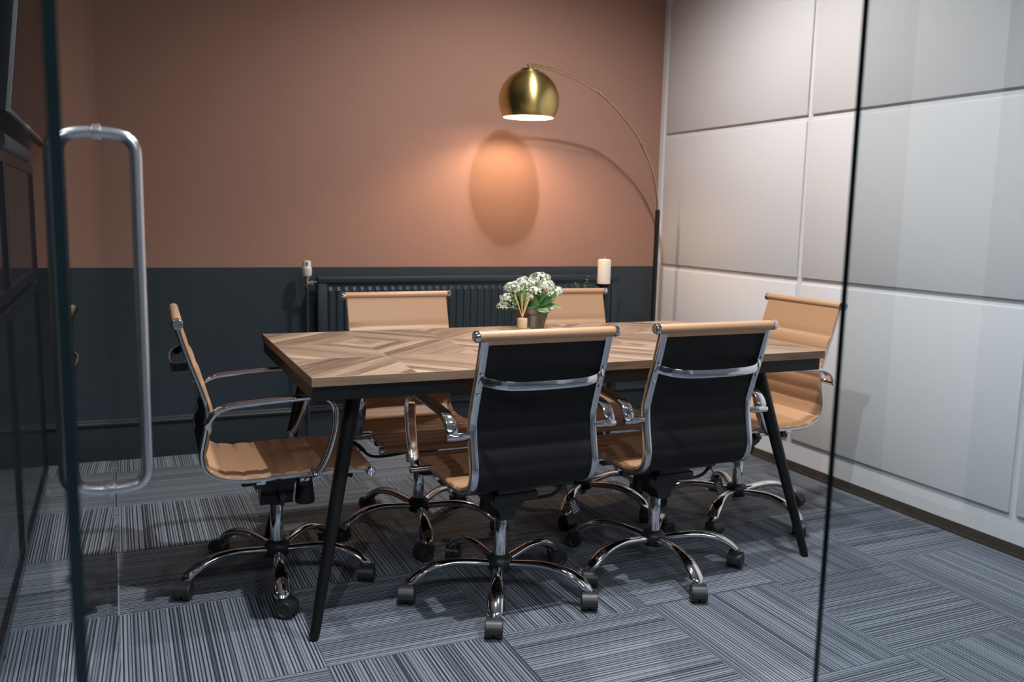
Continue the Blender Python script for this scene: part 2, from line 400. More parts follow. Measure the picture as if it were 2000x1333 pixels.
# ---------------------------------------------------------------- table
TX, TY, PHI = .4689, 2.3542, -.0067
TL, TW = 1.797, .9185
tb = thing('meeting_table', 'long wooden meeting table with diagonal parquet top and black splayed legs', 'table', (TX, TY, 0), PHI)
bm = bmesh.new()
fs = box(bm, (0, 0, .738), (TL, TW, .765), .0012, seg=1)
for f in bm.faces:
    f.normal_update()
    f.material_index = 0 if abs(f.normal.z) > .9 else 1
link('tabletop', bm, ['wood', 'woodedge'], tb, angle=30)
bm = bmesh.new()
ap = .004
for a, b_ in (((ap, ap, .698), (TL-.018, .022, .738)), ((ap, TW-.022, .698), (TL-.018, TW-ap, .738)), ((ap, .022, .698), (.022, TW-.022, .738)), ((TL-.036, .022, .698), (TL-.018, TW-.022, .738))):
    box(bm, a, b_, .001, seg=1)
link('apron', bm, 'paint', tb, smooth=False)
for sx, sy in ((0, 0), (1, 0), (0, 1), (1, 1)):
    bm = bmesh.new()
    top = Vector((.150 if sx == 0 else TL-.185, .135 if sy == 0 else TW-.135, .700))
    ft = Vector((.004 if sx == 0 else TL-.004, .024 if sy == 0 else TW-.024, .0))
    P = [top.lerp(ft, t) for t in (0, .02, .5, .97, 1)]
    tube(bm, P, 1, 24, scales=[.0245, .0245, .0195, .0148, .0125])
    lg = link('leg', bm, 'paint', tb)
    bm = bmesh.new(); box(bm, (top.x-.04, top.y-.04, .694), (top.x+.04, top.y+.04, .7378), .002)
    link('mounting_plate', bm, 'paint', lg)

# ---------------------------------------------------------------- chair
PROF = [(-.294, .885), (-.277, .826), (-.2575, .764), (-.2345, .698), (-.2165, .640), (-.214, .612), (-.2175, .575), (-.2265, .53), (-.2335, .488), (-.226, .450), (-.199, .424), (-.155, .4095), (-.10, .4055), (0, .409), (.1, .4115), (.2, .4095), (.262, .405)]
PP = cr_path([Vector((0, y, z)) for y, z in PROF], 12)
S = [0]
for i in range(1, len(PP)): S.append(S[-1]+(PP[i]-PP[i-1]).length)
def at_s(s):
    s = max(0, min(S[-1], s))
    for i in range(1, len(S)):
        if S[i] >= s:
            t = (s-S[i-1])/(S[i]-S[i-1]); p = PP[i-1].lerp(PP[i], t)
            tg = (PP[min(i+1, len(PP)-1)]-PP[max(i-2, 0)]).normalized(); return p, tg
    return PP[-1], (PP[-1]-PP[-2]).normalized()
TOT = S[-1]
seams = [.128]
while seams[-1]+.0555 < TOT-.03: seams.append(seams[-1]+.0555)
def rib(s):
    if s < seams[0]:
        f = s/seams[0]; return .0035*min(1, sqrt(max(0, sin(pi*f)))*1.3) if f > .5 else .0035
    for a, b_ in zip(seams, seams[1:]+[TOT]):
        if a <= s <= b_:
            f = (s-a)/(b_-a); return .0056*max(0, sin(pi*f))**.42
    return 0
def nrm(t):   # points to the sitter: forward for the back, up for the seat
    return Vector((0, -t.z, t.y)) if True else None
def layer(bm, o0, o1, w, ribk, s0=0, s1=None, mi=0, step=.0046):
    s1 = TOT if s1 is None else s1; n = int((s1-s0)/step); xs = [-w, -w+.004, -w*.5, 0, w*.5, w-.004, w]
    F, B = [], []
    for i in range(n+1):
        s = s0+(s1-s0)*i/n; p, t = at_s(s); nn = nrm(t)
        r = rib(s)*ribk
        F.append([bm.verts.new(p+nn*(o1+r*(0 if abs(x) == w else 1)-(.002 if abs(x) == w else 0))+Vector((x, 0, 0))) for x in xs])
        B.append([bm.verts.new(p+nn*o0+Vector((x, 0, 0))) for x in (-w, w)])
    for i in range(n):
        for k in range(len(xs)-1): bm.faces.new((F[i][k], F[i][k+1], F[i+1][k+1], F[i+1][k]))
        bm.faces.new((B[i][0], B[i+1][0], B[i+1][1], B[i][1]))
        bm.faces.new((F[i][0], F[i+1][0], B[i+1][0], B[i][0])); bm.faces.new((F[i][-1], B[i][-1], B[i+1][-1], F[i+1][-1]))
    bm.faces.new(F[0]+[B[0][1], B[0][0]]); bm.faces.new(F[-1]+[B[-1][1], B[-1][0]])

def bolt(bm, p, d=(1, 0, 0), r=.007, h=.006):
    p, d = Vector(p), Vector(d).normalized()
    sweep(bm, [p, p+d*h*.6, p+d*h*.95, p+d*h], circ(1, 14), scales=[r, r, r*.7, r*.25])

def build_chair():
    root = bpy.data.objects.new('office_chair', None); COL.objects.link(root); root.empty_display_size = .1
    bm = bmesh.new(); layer(bm, .001, .005, .209, 1.0)
    link('sling', bm, 'leather', root, angle=50)
    # black backing, on the rear side, slightly ribbed
    bm = bmesh.new(); n = 120
    F, B = [], []
    for i in range(n+1):
        s = .0255+(TOT-.051)*i/n; p, t = at_s(s); nn = nrm(t)
        F.append([bm.verts.new(p-nn*(.003+rib(s)*(1.1 if s > .2 else .3))+Vector((x, 0, 0))) for x in (-.186, 0, .186)])
        B.append([bm.verts.new(p+nn*.0006+Vector((x, 0, 0))) for x in (-.186, .186)])
    for i in range(n):
        for k in (0, 1): bm.faces.new((F[i][k], F[i][k+1], F[i+1][k+1], F[i+1][k]))
        bm.faces.new((B[i][0], B[i+1][0], B[i+1][1], B[i][1]))
        bm.faces.new((F[i][0], F[i+1][0], B[i+1][0], B[i][0])); bm.faces.new((F[i][-1], B[i][-1], B[i+1][-1], F[i+1][-1]))
    bm.faces.new(F[0]+B[0][::-1]); bm.faces.new(F[-1]+B[-1][::-1])
    link('back_lining', bm, 'mesh', root)
    # headrest roll with rear flap
    bm = bmesh.new(); sweep(bm, [(x, -.294, .885) for x in (-.213, -.210, .210, .213)], circ(.0148, 24), scales=[.93, 1, 1, .93])
    p0, _ = at_s(.0); p1, _ = at_s(.0265)
    q = [(-.213, -.3085, .884), (.213, -.3085, .884), (.188, p1.y-.0085, p1.z), (-.188, p1.y-.0085, p1.z)]
    q2 = [(-.213, -.300, .886), (.213, -.300, .886), (.188, p1.y-.004, p1.z), (-.188, p1.y-.004, p1.z)]
    a = [bm.verts.new(v) for v in q]; c = [bm.verts.new(v) for v in q2]
    bm.faces.new(a); bm.faces.new(c)
    for k in range(4): bm.faces.new((a[k], a[(k+1) % 4], c[(k+1) % 4], c[k]))
    link('head_roll', bm, 'leather', root, angle=35)
    bm = bmesh.new(); sweep(bm, [(x, .264, .402) for x in (-.213, -.210, .210, .213)], circ(.0135, 24), scales=[.93, 1, 1, .93])
    link('front_roll', bm, 'leather', root, angle=35)
    for yy, zz, rr in ((-.294, .885, .0166), (.264, .402, .0150)):
        for sx in (-1, 1):
            bm = bmesh.new()
            prf = [(rr, 0), (rr, .010), (rr*.93, .0135), (rr*.78, .0145), (rr*.74, .011), (rr*.50, .011), (rr*.46, .0145), (rr*.3, .0145), (rr*.26, .010), (.001, .010)]
            lathe(bm, [(r, h*sx) for r, h in prf], (sx*.2135, yy, zz), 28, 'x')
            link('end_cap', bm, 'chrome', root, angle=30)
    # side rails
    for sx in (-1, 1):
        bm = bmesh.new()
        path = [at_s(.012+(TOT-.024)*i/70) for i in range(71)]
        sweep(bm, [p-nrm(t)*.0062+Vector((sx*.1955, 0, 0)) for p, t in path], rrect(.0225, .0120, .0035, 2), side=(1, 0, 0))
        r = link('side_rail', bm, 'alu', root, angle=35)
        bm = bmesh.new()
        pass
        for s in (.108, .172):
            bm = bmesh.new(); p, t = at_s(s); bolt(bm, p-nrm(t)*.0115+Vector((sx*.1955, 0, 0)), -nrm(t), .006, .006)
            link('screw', bm, 'chrome', r)
    # back brace
    bm = bmesh.new(); pc, tcn = at_s(.140)
    P = [(-.197, pc.y-.014, pc.z+.008), (-.186, pc.y-.020, pc.z+.005), (-.155, pc.y-.043, pc.z-.002), (-.115, pc.y-.056, pc.z-.006), (-.05, pc.y-.060, pc.z-.008), (0, pc.y-.061, pc.z-.008)]
    P = P+[(-x, y, z) for x, y, z in P[-2::-1]]
    sweep(bm, cr_path(P, 5), rrect(.007, .026, .002, 2), up=Vector((0, 0, 1)))
    link('back_brace', bm, 'chrome', root, angle=35)
    # arms
    for sx in (-1, 1):
        bm = bmesh.new()
        A = [(-.221, .594), (-.213, .612), (-.198, .630), (-.172, .643), (-.135, .649), (-.06, .654), (.03, .659), (.09, .660), (.122, .652), (.141, .630), (.146, .600), (.142, .555), (.128, .50), (.108, .452), (.086, .418)]
        pts = cr_path([Vector((sx*.258, y, z)) for y, z in A], 5)
        n = len(pts); sc = []
        for i in range(n):
            f = i/(n-1); w = 1.0 if f < .80 else 1.0-.20*(f-.80)/.20
            if f < .06: w = .72+.28*f/.06
            sc.append((w, 1))
        sweep(bm, pts, rrect(.037, .0165, .0065, 3), side=(1, 0, 0), scales=sc)
        ar = link('armrest', bm, 'chrome', root, angle=50)
        bm = bmesh.new()
        lathe(bm, [(.0085, sx*.205), (.0105, sx*.222), (.0115, sx*.236), (.0115, sx*.272), (.009, sx*.276)] if sx > 0 else [(.009, -.276), (.0115, -.272), (.0115, -.236), (.0105, -.222), (.0085, -.205)], (0, -.2215, .592), 20, 'x')
        link('arm_spacer', bm, 'chrome', ar, angle=35); bm = bmesh.new()
        lathe(bm, [(.0085, .205), (.0105, .218), (.0105, .268), (.012, .270), (.012, .276), (.006, .280)] if sx > 0 else [(.006, -.280), (.012, -.276), (.012, -.270), (.0105, -.268), (.0105, -.218), (.0085, -.205)], (0, .084, .4165), 20, 'x')
        link('arm_spacer', bm, 'chrome', ar, angle=35)
    # mechanism under the seat
    bm = bmesh.new()
    prism(bm, [(-.024, .262), (.024, .262), (.030, .292), (.060, .318), (.062, .345), (-.062, .345), (-.060, .318), (-.030, .292)], -.055, .050)
    box(bm, (-.075, -.115, .343), (.075, .105, .366), .004)
    box(bm, (-.188, -.085, .366), (.188, -.055, .392), .003); box(bm, (-.188, .045, .366), (.188, .075, .392), .003)
    box(bm, (-.060, -.11, .360), (.060, .10, .388), .004)
    link('tilt_mechanism', bm, 'plastic', root, angle=30)
    for yy in (-.07, .06):
        for sx in (-1, 1):
            bm = bmesh.new(); box(bm, (sx*.195-.013, yy-.014, .386), (sx*.195+.013, yy+.014, .3975), .001)
            link('seat_bracket', bm, 'chrome', root, angle=30)
    bm = bmesh.new()
    lathe(bm, [(.010, .34), (.016, .335), (.026, .325), (.0275, .315), (.033, .262), (.031, .252), (.010, .250)], (0, .092, 0), 24)
    box(bm, (-.012, .05, .335), (.012, .105, .352), .002)
    link('tension_knob', bm, 'plastic', root, angle=30)
    bm = bmesh.new()
    tube(bm, cr_path([(.05, -.005, .312), (.10, -.005, .306), (.16, -.005, .305), (.195, -.007, .315), (.222, -.01, .342), (.245, -.012, .360), (.285, -.015, .366)], 6), 1, 12,
         scales=[.0055]*22+[.0075]*8+[.010]*6+[.008])
    lv = link('seat_lever', bm, 'plastic', root)
    bm = bmesh.new()
    tube(bm, cr_path([(.223, -.012, .336), (.232, -.014, .318), (.236, -.014, .300), (.246, -.015, .290)], 4), .0022, 8)
    # card
    T = Matrix.Translation((.262, -.016, .262)) @ Matrix.Rotation(radians(-22), 4, 'Y')
    n0 = len(bm.verts); box(bm, (-.017, -.0008, -.027), (.017, .0008, .030), .0, mi=0)
    bm.verts.ensure_lookup_table()
    for v in bm.verts[n0:]: v.co = T @ v.co
    rnd = random.Random(3)
    for row in range(5):
        x = -.011
        for q in range(3):
            h = .004; z = .016-row*.009; w = rnd.uniform(.003, .007)
            n0 = len(bm.verts)
            box(bm, (x, -.0013, z), (x+w, -.0009, z+.0016), 0, mi=1); box(bm, (x+w*.4, -.0013, z-.002), (x+w*.4+.0012, -.0009, z+h), 0, mi=1)
            bm.verts.ensure_lookup_table()
            for v in bm.verts[n0:]: v.co = T @ v.co
            x += w+.002
    link('hang_tag', bm, ['tag', 'tagmark'], lv, smooth=False)
    # gas lift
    bm = bmesh.new()
    lathe(bm, [(.014, .235), (.014, .275), (.020, .276), (.022, .29)], (0, 0, 0), 24)
    lathe(bm, [(.0205, .255), (.0235, .257), (.0235, .268), (.0205, .270)], (0, 0, 0), 24)
    link('gas_lift', bm, 'plastic', root, angle=30)
    bm = bmesh.new(); lathe(bm, [(.021, .110), (.0212, .128), (.0212, .255), (.020, .258)], (0, 0, 0), 32)
    link('column', bm, 'chrome', root, angle=30)
    bm = bmesh.new(); lathe(bm, [(.020, .078), (.036, .080), (.042, .088), (.043, .112), (.038, .122), (.028, .130), (.0225, .133)], (0, 0, 0), 32)
    hb = link('base_hub', bm, 'plastic', root, angle=35)
    bm = bmesh.new(); lathe(bm, [(.006, .052), (.013, .054), (.017, .062), (.017, .080)], (0, 0, 0), 24)
    link('hub_tip', bm, 'chrome', hb, angle=35)
    # base leg modelled along +x
    LP = cr_path([(.030, 0, .103), (.08, 0, .110), (.14, 0, .116), (.19, 0, .114), (.234, 0, .104), (.269, 0, .086), (.292, 0, .067), (.302, 0, .054)], 5)
    n = len(LP); sc = []
    for i in range(n):
        f = i/(n-1); w = .0160+(.0085*max(0, min(1, (f-.30)/.35)))**1.0
        if f > .86: w -= .010*(f-.86)/.14
        h = .0148+.001*f
        sc.append((w, h))
    bm = bmesh.new()
    prof = [(cos(a)*1.0, sin(a)*(1.0 if sin(a) > 0 else .75)) for a in [2*pi*k/22 for k in range(22)]]
    sweep(bm, LP, prof, side=(0, 1, 0), scales=sc)
    lme = link('leg', bm, 'chrome', root, angle=50)
    # caster, modelled at its own pivot (origin = axis on the floor); trailing along -x
    bm = bmesh.new()
    for sy in (-1, 1):
        pr_ = [(.010, .001), (.026, .003), (.0282, .006), (.0282, .0215), (.0255, .0255), (.018, .0262), (.016, .0245), (.004, .0245)]
        lathe(bm, [(r, sy*h) for r, h in pr_], (-.014, 0, .0284), 28, 'y')
    # hood over the wheels
    hp = [(r*cos(a)-.014, r*sin(a)+.0284) for r, a in [(.0312, radians(d)) for d in range(24, 200, 11)]]
    hq = [(r*cos(a)-.014, r*sin(a)+.0284) for r, a in [(.0278, radians(d)) for d in range(199, 23, -11)]]
    prism(bm, hp+hq, -.0235, .0235)
    box(bm, (-.02, -.003, .012), (.010, .003, .050), .001)
    lathe(bm, [(.0095, .030), (.010, .056), (.0075, .060)], (0, 0, 0), 18)
    cst = link('caster', bm, 'caster', lme, angle=35)
    cst.location = (.300, 0, 0)
    return root

def children(o): return [c for c in bpy.data.objects if c.parent == o]
def copy_tree(o, parent=None):
    c = o.copy(); COL.objects.link(c); c.parent = parent
    for ch in children(o): copy_tree(ch, c)
    return c

proto = build_chair()
legs = [c for c in children(proto) if c.name.startswith('leg')]
l0 = legs[0]
for k in range(1, 5): copy_tree(l0, proto)
G = 'tan ribbed office chairs around the table'
chairs = [
 ('tan ribbed office chair on the near long side, left one, seen from its black back', 1.094, 2.485, 91.2, -116.1, (181, 109, 150, 140, -107)),
 ('tan ribbed office chair on the near long side, right one, nearest the glass panel', 1.687, 2.498, 90.1, -94.3, (159, 60, 140, -160, -129)),
 ('tan ribbed office chair at the left end of the table, seen side on', .452, 2.863, -1.8, -96.8, (-115, 90, 150, -160, -126)),
 ('tan ribbed office chair on the far long side, left one, before the radiator valve', 1.027, 3.124, -90.0, -102.4, (120, -150, 150, 170, 100)),
 ('tan ribbed office chair on the far long side, right one, partly behind the flowers', 1.765, 3.155, -93.0, -131.9, (-120, 120, 150, 110, 150)),
 ('tan ribbed office chair at the right end of the table, by the white panelled wall', 2.322, 2.844, 180.2, -146.0, (-110, 120, 110, 150, -160)),
]
for idx, (lab, x, y, face, base, sw) in enumerate(chairs):
    r = proto if idx == 0 else copy_tree(proto)
    r.location = (x, y, 0); r.rotation_euler = (0, 0, radians(face-90)); tag(r, lab, 'chair', G)
    lk = sorted([c for c in children(r) if c.name.startswith('leg')], key=lambda o: o.name)
    for k, lgk in enumerate(lk):
        lgk.rotation_euler = (0, 0, radians(base+72*k-(face-90)))
        for cs in children(lgk): cs.rotation_euler = (0, 0, radians(sw[k]))

# ---------------------------------------------------------------- radiator and valve
RX0, RX1, RZ0, RZ1, RY = .925, 2.690, .300, .884, 4.452
rd = thing('radiator', 'long dark ribbed panel radiator on the dark half of the back wall', 'radiator', ((RX0+RX1)/2, 4.5, 0))
ox = (RX0+RX1)/2; oy = 4.5
bm = bmesh.new()
# fluted front sheet
pitch = .0405; w = .5*(RX1-RX0)-.045
xs = []
x = -w
nfl = int(2*w/pitch); p_ = 2*w/nfl
for k in range(nfl):
    b0 = -w+k*p_
    xs += [(b0, 0), (b0+p_*.12, -.001), (b0+p_*.34, -.008), (b0+p_*.66, -.008), (b0+p_*.88, -.001)]
xs.append((w, 0))
z0, z1 = RZ0+.05, RZ1-.05
F = RY-oy+.011
rows = [(RZ0+.03, 0), (z0, 0), (z0+.02, 1), (z1-.02, 1), (z1, 0), (RZ1-.03, 0)]
vr = [[bm.verts.new((xx, F+dy*k, z)) for xx, dy in xs] for z, k in rows]
for i in range(len(vr)-1):
    for k in range(len(xs)-1): bm.faces.new((vr[i][k], vr[i][k+1], vr[i+1][k+1], vr[i+1][k]))
box(bm, (-w, F+.001, RZ0+.03), (w, F+.04, RZ1-.03))
link('convector_panel', bm, 'radiator', rd, angle=20)
bm = bmesh.new()
h = .5*(RX1-RX0)
box(bm, (-h, F-.013, RZ1-.032), (h, F+.045, RZ1), .004); box(bm, (-h, F-.008, RZ0), (h, F+.040, RZ0+.031), .003)
box(bm, (-h, F-.008, RZ0+.02), (-w+.002, F+.044, RZ1-.02), .003); box(bm, (w-.002, F-.008, RZ0+.02), (h, F+.044, RZ1-.02), .003)
link('frame', bm, 'radiator', rd, angle=30)
bm = bmesh.new()
for xx in (-.7, .7): box(bm, (xx-.02, F+.038, RZ0+.1), (xx+.02, YB-oy, RZ1-.1), .002)
link('wall_bracket', bm, 'radiator', rd)
bm = bmesh.new(); tube(bm, cr_path([(h-.045, F+.015, .31), (h-.045, F+.015, .22), (h-.045, F+.015, .10), (h-.045, F+.015, 0)], 3), .009, 12)
link('tail_pipe', bm, 'radiator', rd)
vv = thing('radiator_valve', 'white thermostatic radiator valve on dark pipe left of the radiator', 'radiator valve', (.872, 4.466, 0))
bm = bmesh.new()
lathe(bm, [(.010, .888), (.0225, .890), (.0245, .896), (.0255, .915), (.025, .930), (.0225, .933), (.0215, .936), (.021, .962), (.019, .966), (.012, .967)], (0, 0, 0), 28)
for d in (-.5, -.1): 
    a = radians(-90)+d*.5
    box(bm, (cos(a)*.0205-.0015, sin(a)*.0222-.001, .945), (cos(a)*.0205+.0015, sin(a)*.0222+.001, .960), 0, mi=1)
link('valve_head', bm, ['valve', 'slot'], vv, angle=30)
bm = bmesh.new()
lathe(bm, [(.013, .872), (.014, .874), (.014, .884), (.010, .889)], (0, 0, 0), 8)
tube(bm, [(0, 0, .838), (0, 0, .875)], .009, 14); tube(bm, [(0, 0, .856), (.030, 0, .856)], .008, 14); lathe(bm, [(.011, .018), (.0125, .020), (.0125, .032), (.010, .034)], (0, 0, .856), 6, 'x'); lathe(bm, [(.011, 0), (.0125, .002), (.0125, .012), (.010, .014)], (0, 0, .832), 6)
tube(bm, [(.034, 0, .856), (.0515, 0, .856)], .007, 12)
link('valve_body', bm, 'chrome', vv, angle=30)
bm = bmesh.new(); tube(bm, [(0, 0, 0), (0, 0, .834)], .0085, 14)
link('pipe', bm, 'radiator', vv)

# ---------------------------------------------------------------- arc lamp
LPX, LPY = 2.832, 4.30
lamp = thing('arc_floor_lamp', 'brass arc floor lamp with dome shade lit, black pole in the corner', 'floor lamp', (LPX, LPY, 0))
bm = bmesh.new(); lathe(bm, [(.13, 0), (.135, .004), (.135, .036), (.13, .04), (.02, .042)], (-.0, 0, 0), 48)
link('base', bm, 'poleblack', lamp, angle=30)
bm = bmesh.new(); lathe(bm, [(.0140, .04), (.0140, 1.264), (.0125, 1.266), (.006, 1.266)], (0, 0, 0), 24)
link('pole', bm, 'poleblack', lamp, angle=30)
arc = [(2.832, 4.30, 1.25), (2.822, 4.299, 1.34), (2.795, 4.295, 1.44), (2.758, 4.289, 1.525), (2.70, 4.280, 1.612), (2.63, 4.262, 1.69), (2.537, 4.240, 1.764), (2.45, 4.214, 1.822), (2.361, 4.190, 1.866), (2.24, 4.155, 1.905), (2.11, 4.120, 1.934), (2.00, 4.090, 1.948), (1.905, 4.065, 1.953)]
def arcpt(i, p):
    k = 1+.034*(i/12)**1.5; return (p[0]*k-LPX, p[1]*k-LPY, (p[2]-1.2087)*k+1.2087)
arc = [arcpt(i, p) for i, p in enumerate(arc)]
bm = bmesh.new(); tube(bm, cr_path(arc, 6), .0062, 12)
ar = link('arc_arm', bm, 'brasspipe', lamp)
for i0 in (8, 4):
    p = Vector(arc[i0]); d = (Vector(arc[i0+1])-Vector(arc[i0-1])).normalized()
    bm = bmesh.new(); sweep(bm, [p-d*.018, p-d*.017, p+d*.017, p+d*.018], circ(.0078, 14), scales=[.8, 1, 1, .8])
    tube(bm, [p+Vector((0, -.005, 0)), p+Vector((0, -.016, 0))], .004, 8)
    link('joint_collar', bm, 'brasspipe', ar)
SR = .1555; scx, scy, scz = 1.957-LPX, 4.200-LPY, 1.798
bm = bmesh.new()
n = 28; a0, a1 = radians(84), radians(-33.5)
po = [(SR*cos(a0+(a1-a0)*k/n), SR*sin(a0+(a1-a0)*k/n)) for k in range(n+1)]
pi_ = [((SR-.0025)*cos(a0+(a1-a0)*k/n), (SR-.0025)*sin(a0+(a1-a0)*k/n)) for k in range(n, -1, -1)]
rings = []
for j, (r, hh) in enumerate(po+pi_):
    rings.append([bm.verts.new((r*cos(2*pi*q/64), r*sin(2*pi*q/64), hh)) for q in range(64)])
for j in range(len(rings)-1):
    for q in range(64):
        f = bm.faces.new((rings[j][q], rings[j][(q+1) % 64], rings[j+1][(q+1) % 64], rings[j+1][q])); f.material_index = 0 if j < n+1 else 1
for q in range(64): bm.faces.new((rings[-1][q], rings[-1][(q+1) % 64], rings[0][(q+1) % 64], rings[0][q]))
sh = link('lamp_shade', bm, ['brass', 'shadein'], lamp, angle=30, loc=(scx, scy, scz))
bm = bmesh.new(); lathe(bm, [(.046, -.003), (.046, .002), (.040, .004), (.010, .006), (.008, .030), (.0, .031)], (0, 0, SR-.002), 28)
for q in range(8):
    a = 2*pi*q/8; lathe(bm, [(.004, 0), (.004, .006), (.001, .008)], (.04*cos(a), .04*sin(a), SR-.001), 8)
link('shade_cap', bm, 'brasspipe', sh, angle=30)
bm = bmesh.new(); tube(bm, [(.0, 0, SR+.003), (0, 0, SR+.022)], .006, 10); tube(bm, [(-.012, .0, SR+.0215), (.020, .006, SR+.020)], .006, 12)
link('swivel', bm, 'brasspipe', sh)
bm = bmesh.new(); bmesh.ops.create_uvsphere(bm, u_segments=20, v_segments=14, radius=.030, matrix=Matrix.Translation((0, 0, -.01)))
link('bulb', bm, 'bulb', sh)
bm = bmesh.new(); lathe(bm, [(.018, .02), (.020, .10), (.016, SR-.003)], (0, 0, 0), 20)
link('lamp_holder', bm, 'shadein', sh)

# ---------------------------------------------------------------- table items
def T2(u, v): c, s_ = cos(PHI), sin(PHI); return (TX+u*c-v*s_, TY+u*s_+v*c)
TZ = .765
# reed diffuser
df = thing('reed_diffuser', 'small pale reed diffuser on amber coaster in front of the flowers', 'diffuser', (1.446, 3.115, TZ))
bm = bmesh.new(); lathe(bm, [(.024, 0), (.033, .002), (.034, .006), (.031, .010), (.02, .0105)], (0, 0, 0), 32)
link('coaster', bm, 'amber', df, angle=35)
bm = bmesh.new(); lathe(bm, [(.0185, .0105), (.0198, .012), (.0200, .047), (.0190, .049), (.010, .0495)], (0, 0, 0), 32)
link('bottle', bm, 'cork', df, angle=35)
for (tx, ty, tz) in ((-.036, .0, .145), (-.029, .012, .147), (-.008, -.014, .146), (-.003, .01, .146), (.017, -.006, .145), (.037, .004, .143), (.035, .012, .142)):
    bm = bmesh.new(); b0 = Vector((-tx*.12, -ty*.1, .040)); tube(bm, [b0, Vector((tx, ty, tz))], .0015, 8)
    link('reed', bm, 'reed', df)

# flowers
fp = thing('potted_flowers', 'bunch of small white flowers in a square grey stone pot', 'potted plant', (1.522, 3.200, TZ), radians(19.4))
bm = bmesh.new()
def frustum(bm, r0, r1, z0, z1, mi=0):
    a = [bm.verts.new((sx*r0, sy*r0, z0)) for sx, sy in ((-1,-1),(1,-1),(1,1),(-1,1))]; b_ = [bm.verts.new((sx*r1, sy*r1, z1)) for sx, sy in ((-1,-1),(1,-1),(1,1),(-1,1))]
    for k in range(4): bm.faces.new((a[k], a[(k+1) % 4], b_[(k+1) % 4], b_[k]))
    return a, b_
def frus_solid(bm, r0, r1, z0, z1):
    a, b_ = frustum(bm, r0, r1, z0, z1); bm.faces.new(a); bm.faces.new(b_)
prs = [(.0380, 0), (.0385, .002), (.0505, .062), (.0545, .0625), (.0580, .088), (.0560, .0895), (.0510, .084)]
rg_ = [[bm.verts.new((r*sx, r*sy, z)) for sx, sy in ((-1,-1),(1,-1),(1,1),(-1,1))] for r, z in prs]
for q in range(len(rg_)-1):
    for k in range(4): bm.faces.new((rg_[q][k], rg_[q][(k+1) % 4], rg_[q+1][(k+1) % 4], rg_[q+1][k]))
bm.faces.new(rg_[0]); bm.faces.new(rg_[-1])
link('pot', bm, 'pot', fp, angle=35)
bm = bmesh.new(); lathe(bm, [(.048, .0845), (.03, .088), (.01, .090)], (0, 0, 0), 24)
link('soil', bm, 'soil', fp)
# world-space offsets (camera right is about (.91,-.41)); inverse-rotate into the pot frame
def w2l(dx, dy):
    a = -radians(19.4); return dx*cos(a)-dy*sin(a), dx*sin(a)+dy*cos(a)
CR = Vector((.91, -.41, 0)); CF = Vector((.41, .91, 0))
def leafmesh(bm, base, tip, width, up, curl=.25):
    base, tip, up = Vector(base), Vector(tip), Vector(up).normalized()
    d = tip-base; L = d.length; d.normalize(); sd = d.cross(up).normalized(); u = sd.cross(d).normalized()
    n = 8; rows = []
    for i in range(n+1):
        t = i/n; w_ = width*.5*(sin(pi*min(1, t*.96+.04)**.8))**.8+.0006
        c = base+d*(L*t)+u*(curl*L*(sin(pi*t)*.5-.25*t*t))
        rows.append([bm.verts.new(c+sd*(w_*q)+u*(abs(q)*w_*.3)) for q in (-1, -.5, 0, .5, 1)])
    fs = []
    for i in range(n):
        for k in range(4): fs.append(bm.faces.new((rows[i][k], rows[i][k+1], rows[i+1][k+1], rows[i+1][k])))
    r = bmesh.ops.extrude_face_region(bm, geom=fs)
    for v in [g for g in r['geom'] if isinstance(g, bmesh.types.BMVert)]: v.co -= u*.0009
rn = random.Random(11)
clusters = [(-.108, -.04, .118, .030), (-.125, -.03, .085, .026), (-.075, -.03, .160, .036), (-.025, -.02, .178, .036), (.045, .01, .192, .042), (.015, -.05, .145, .030), (.075, -.02, .168, .032), (.105, -.03, .140, .028), (.125, .0, .150, .026), (-.02, .05, .17, .04), (.0, -.055, .125, .018), (-.085, .04, .15, .034), (.08, .05, .17, .03)]
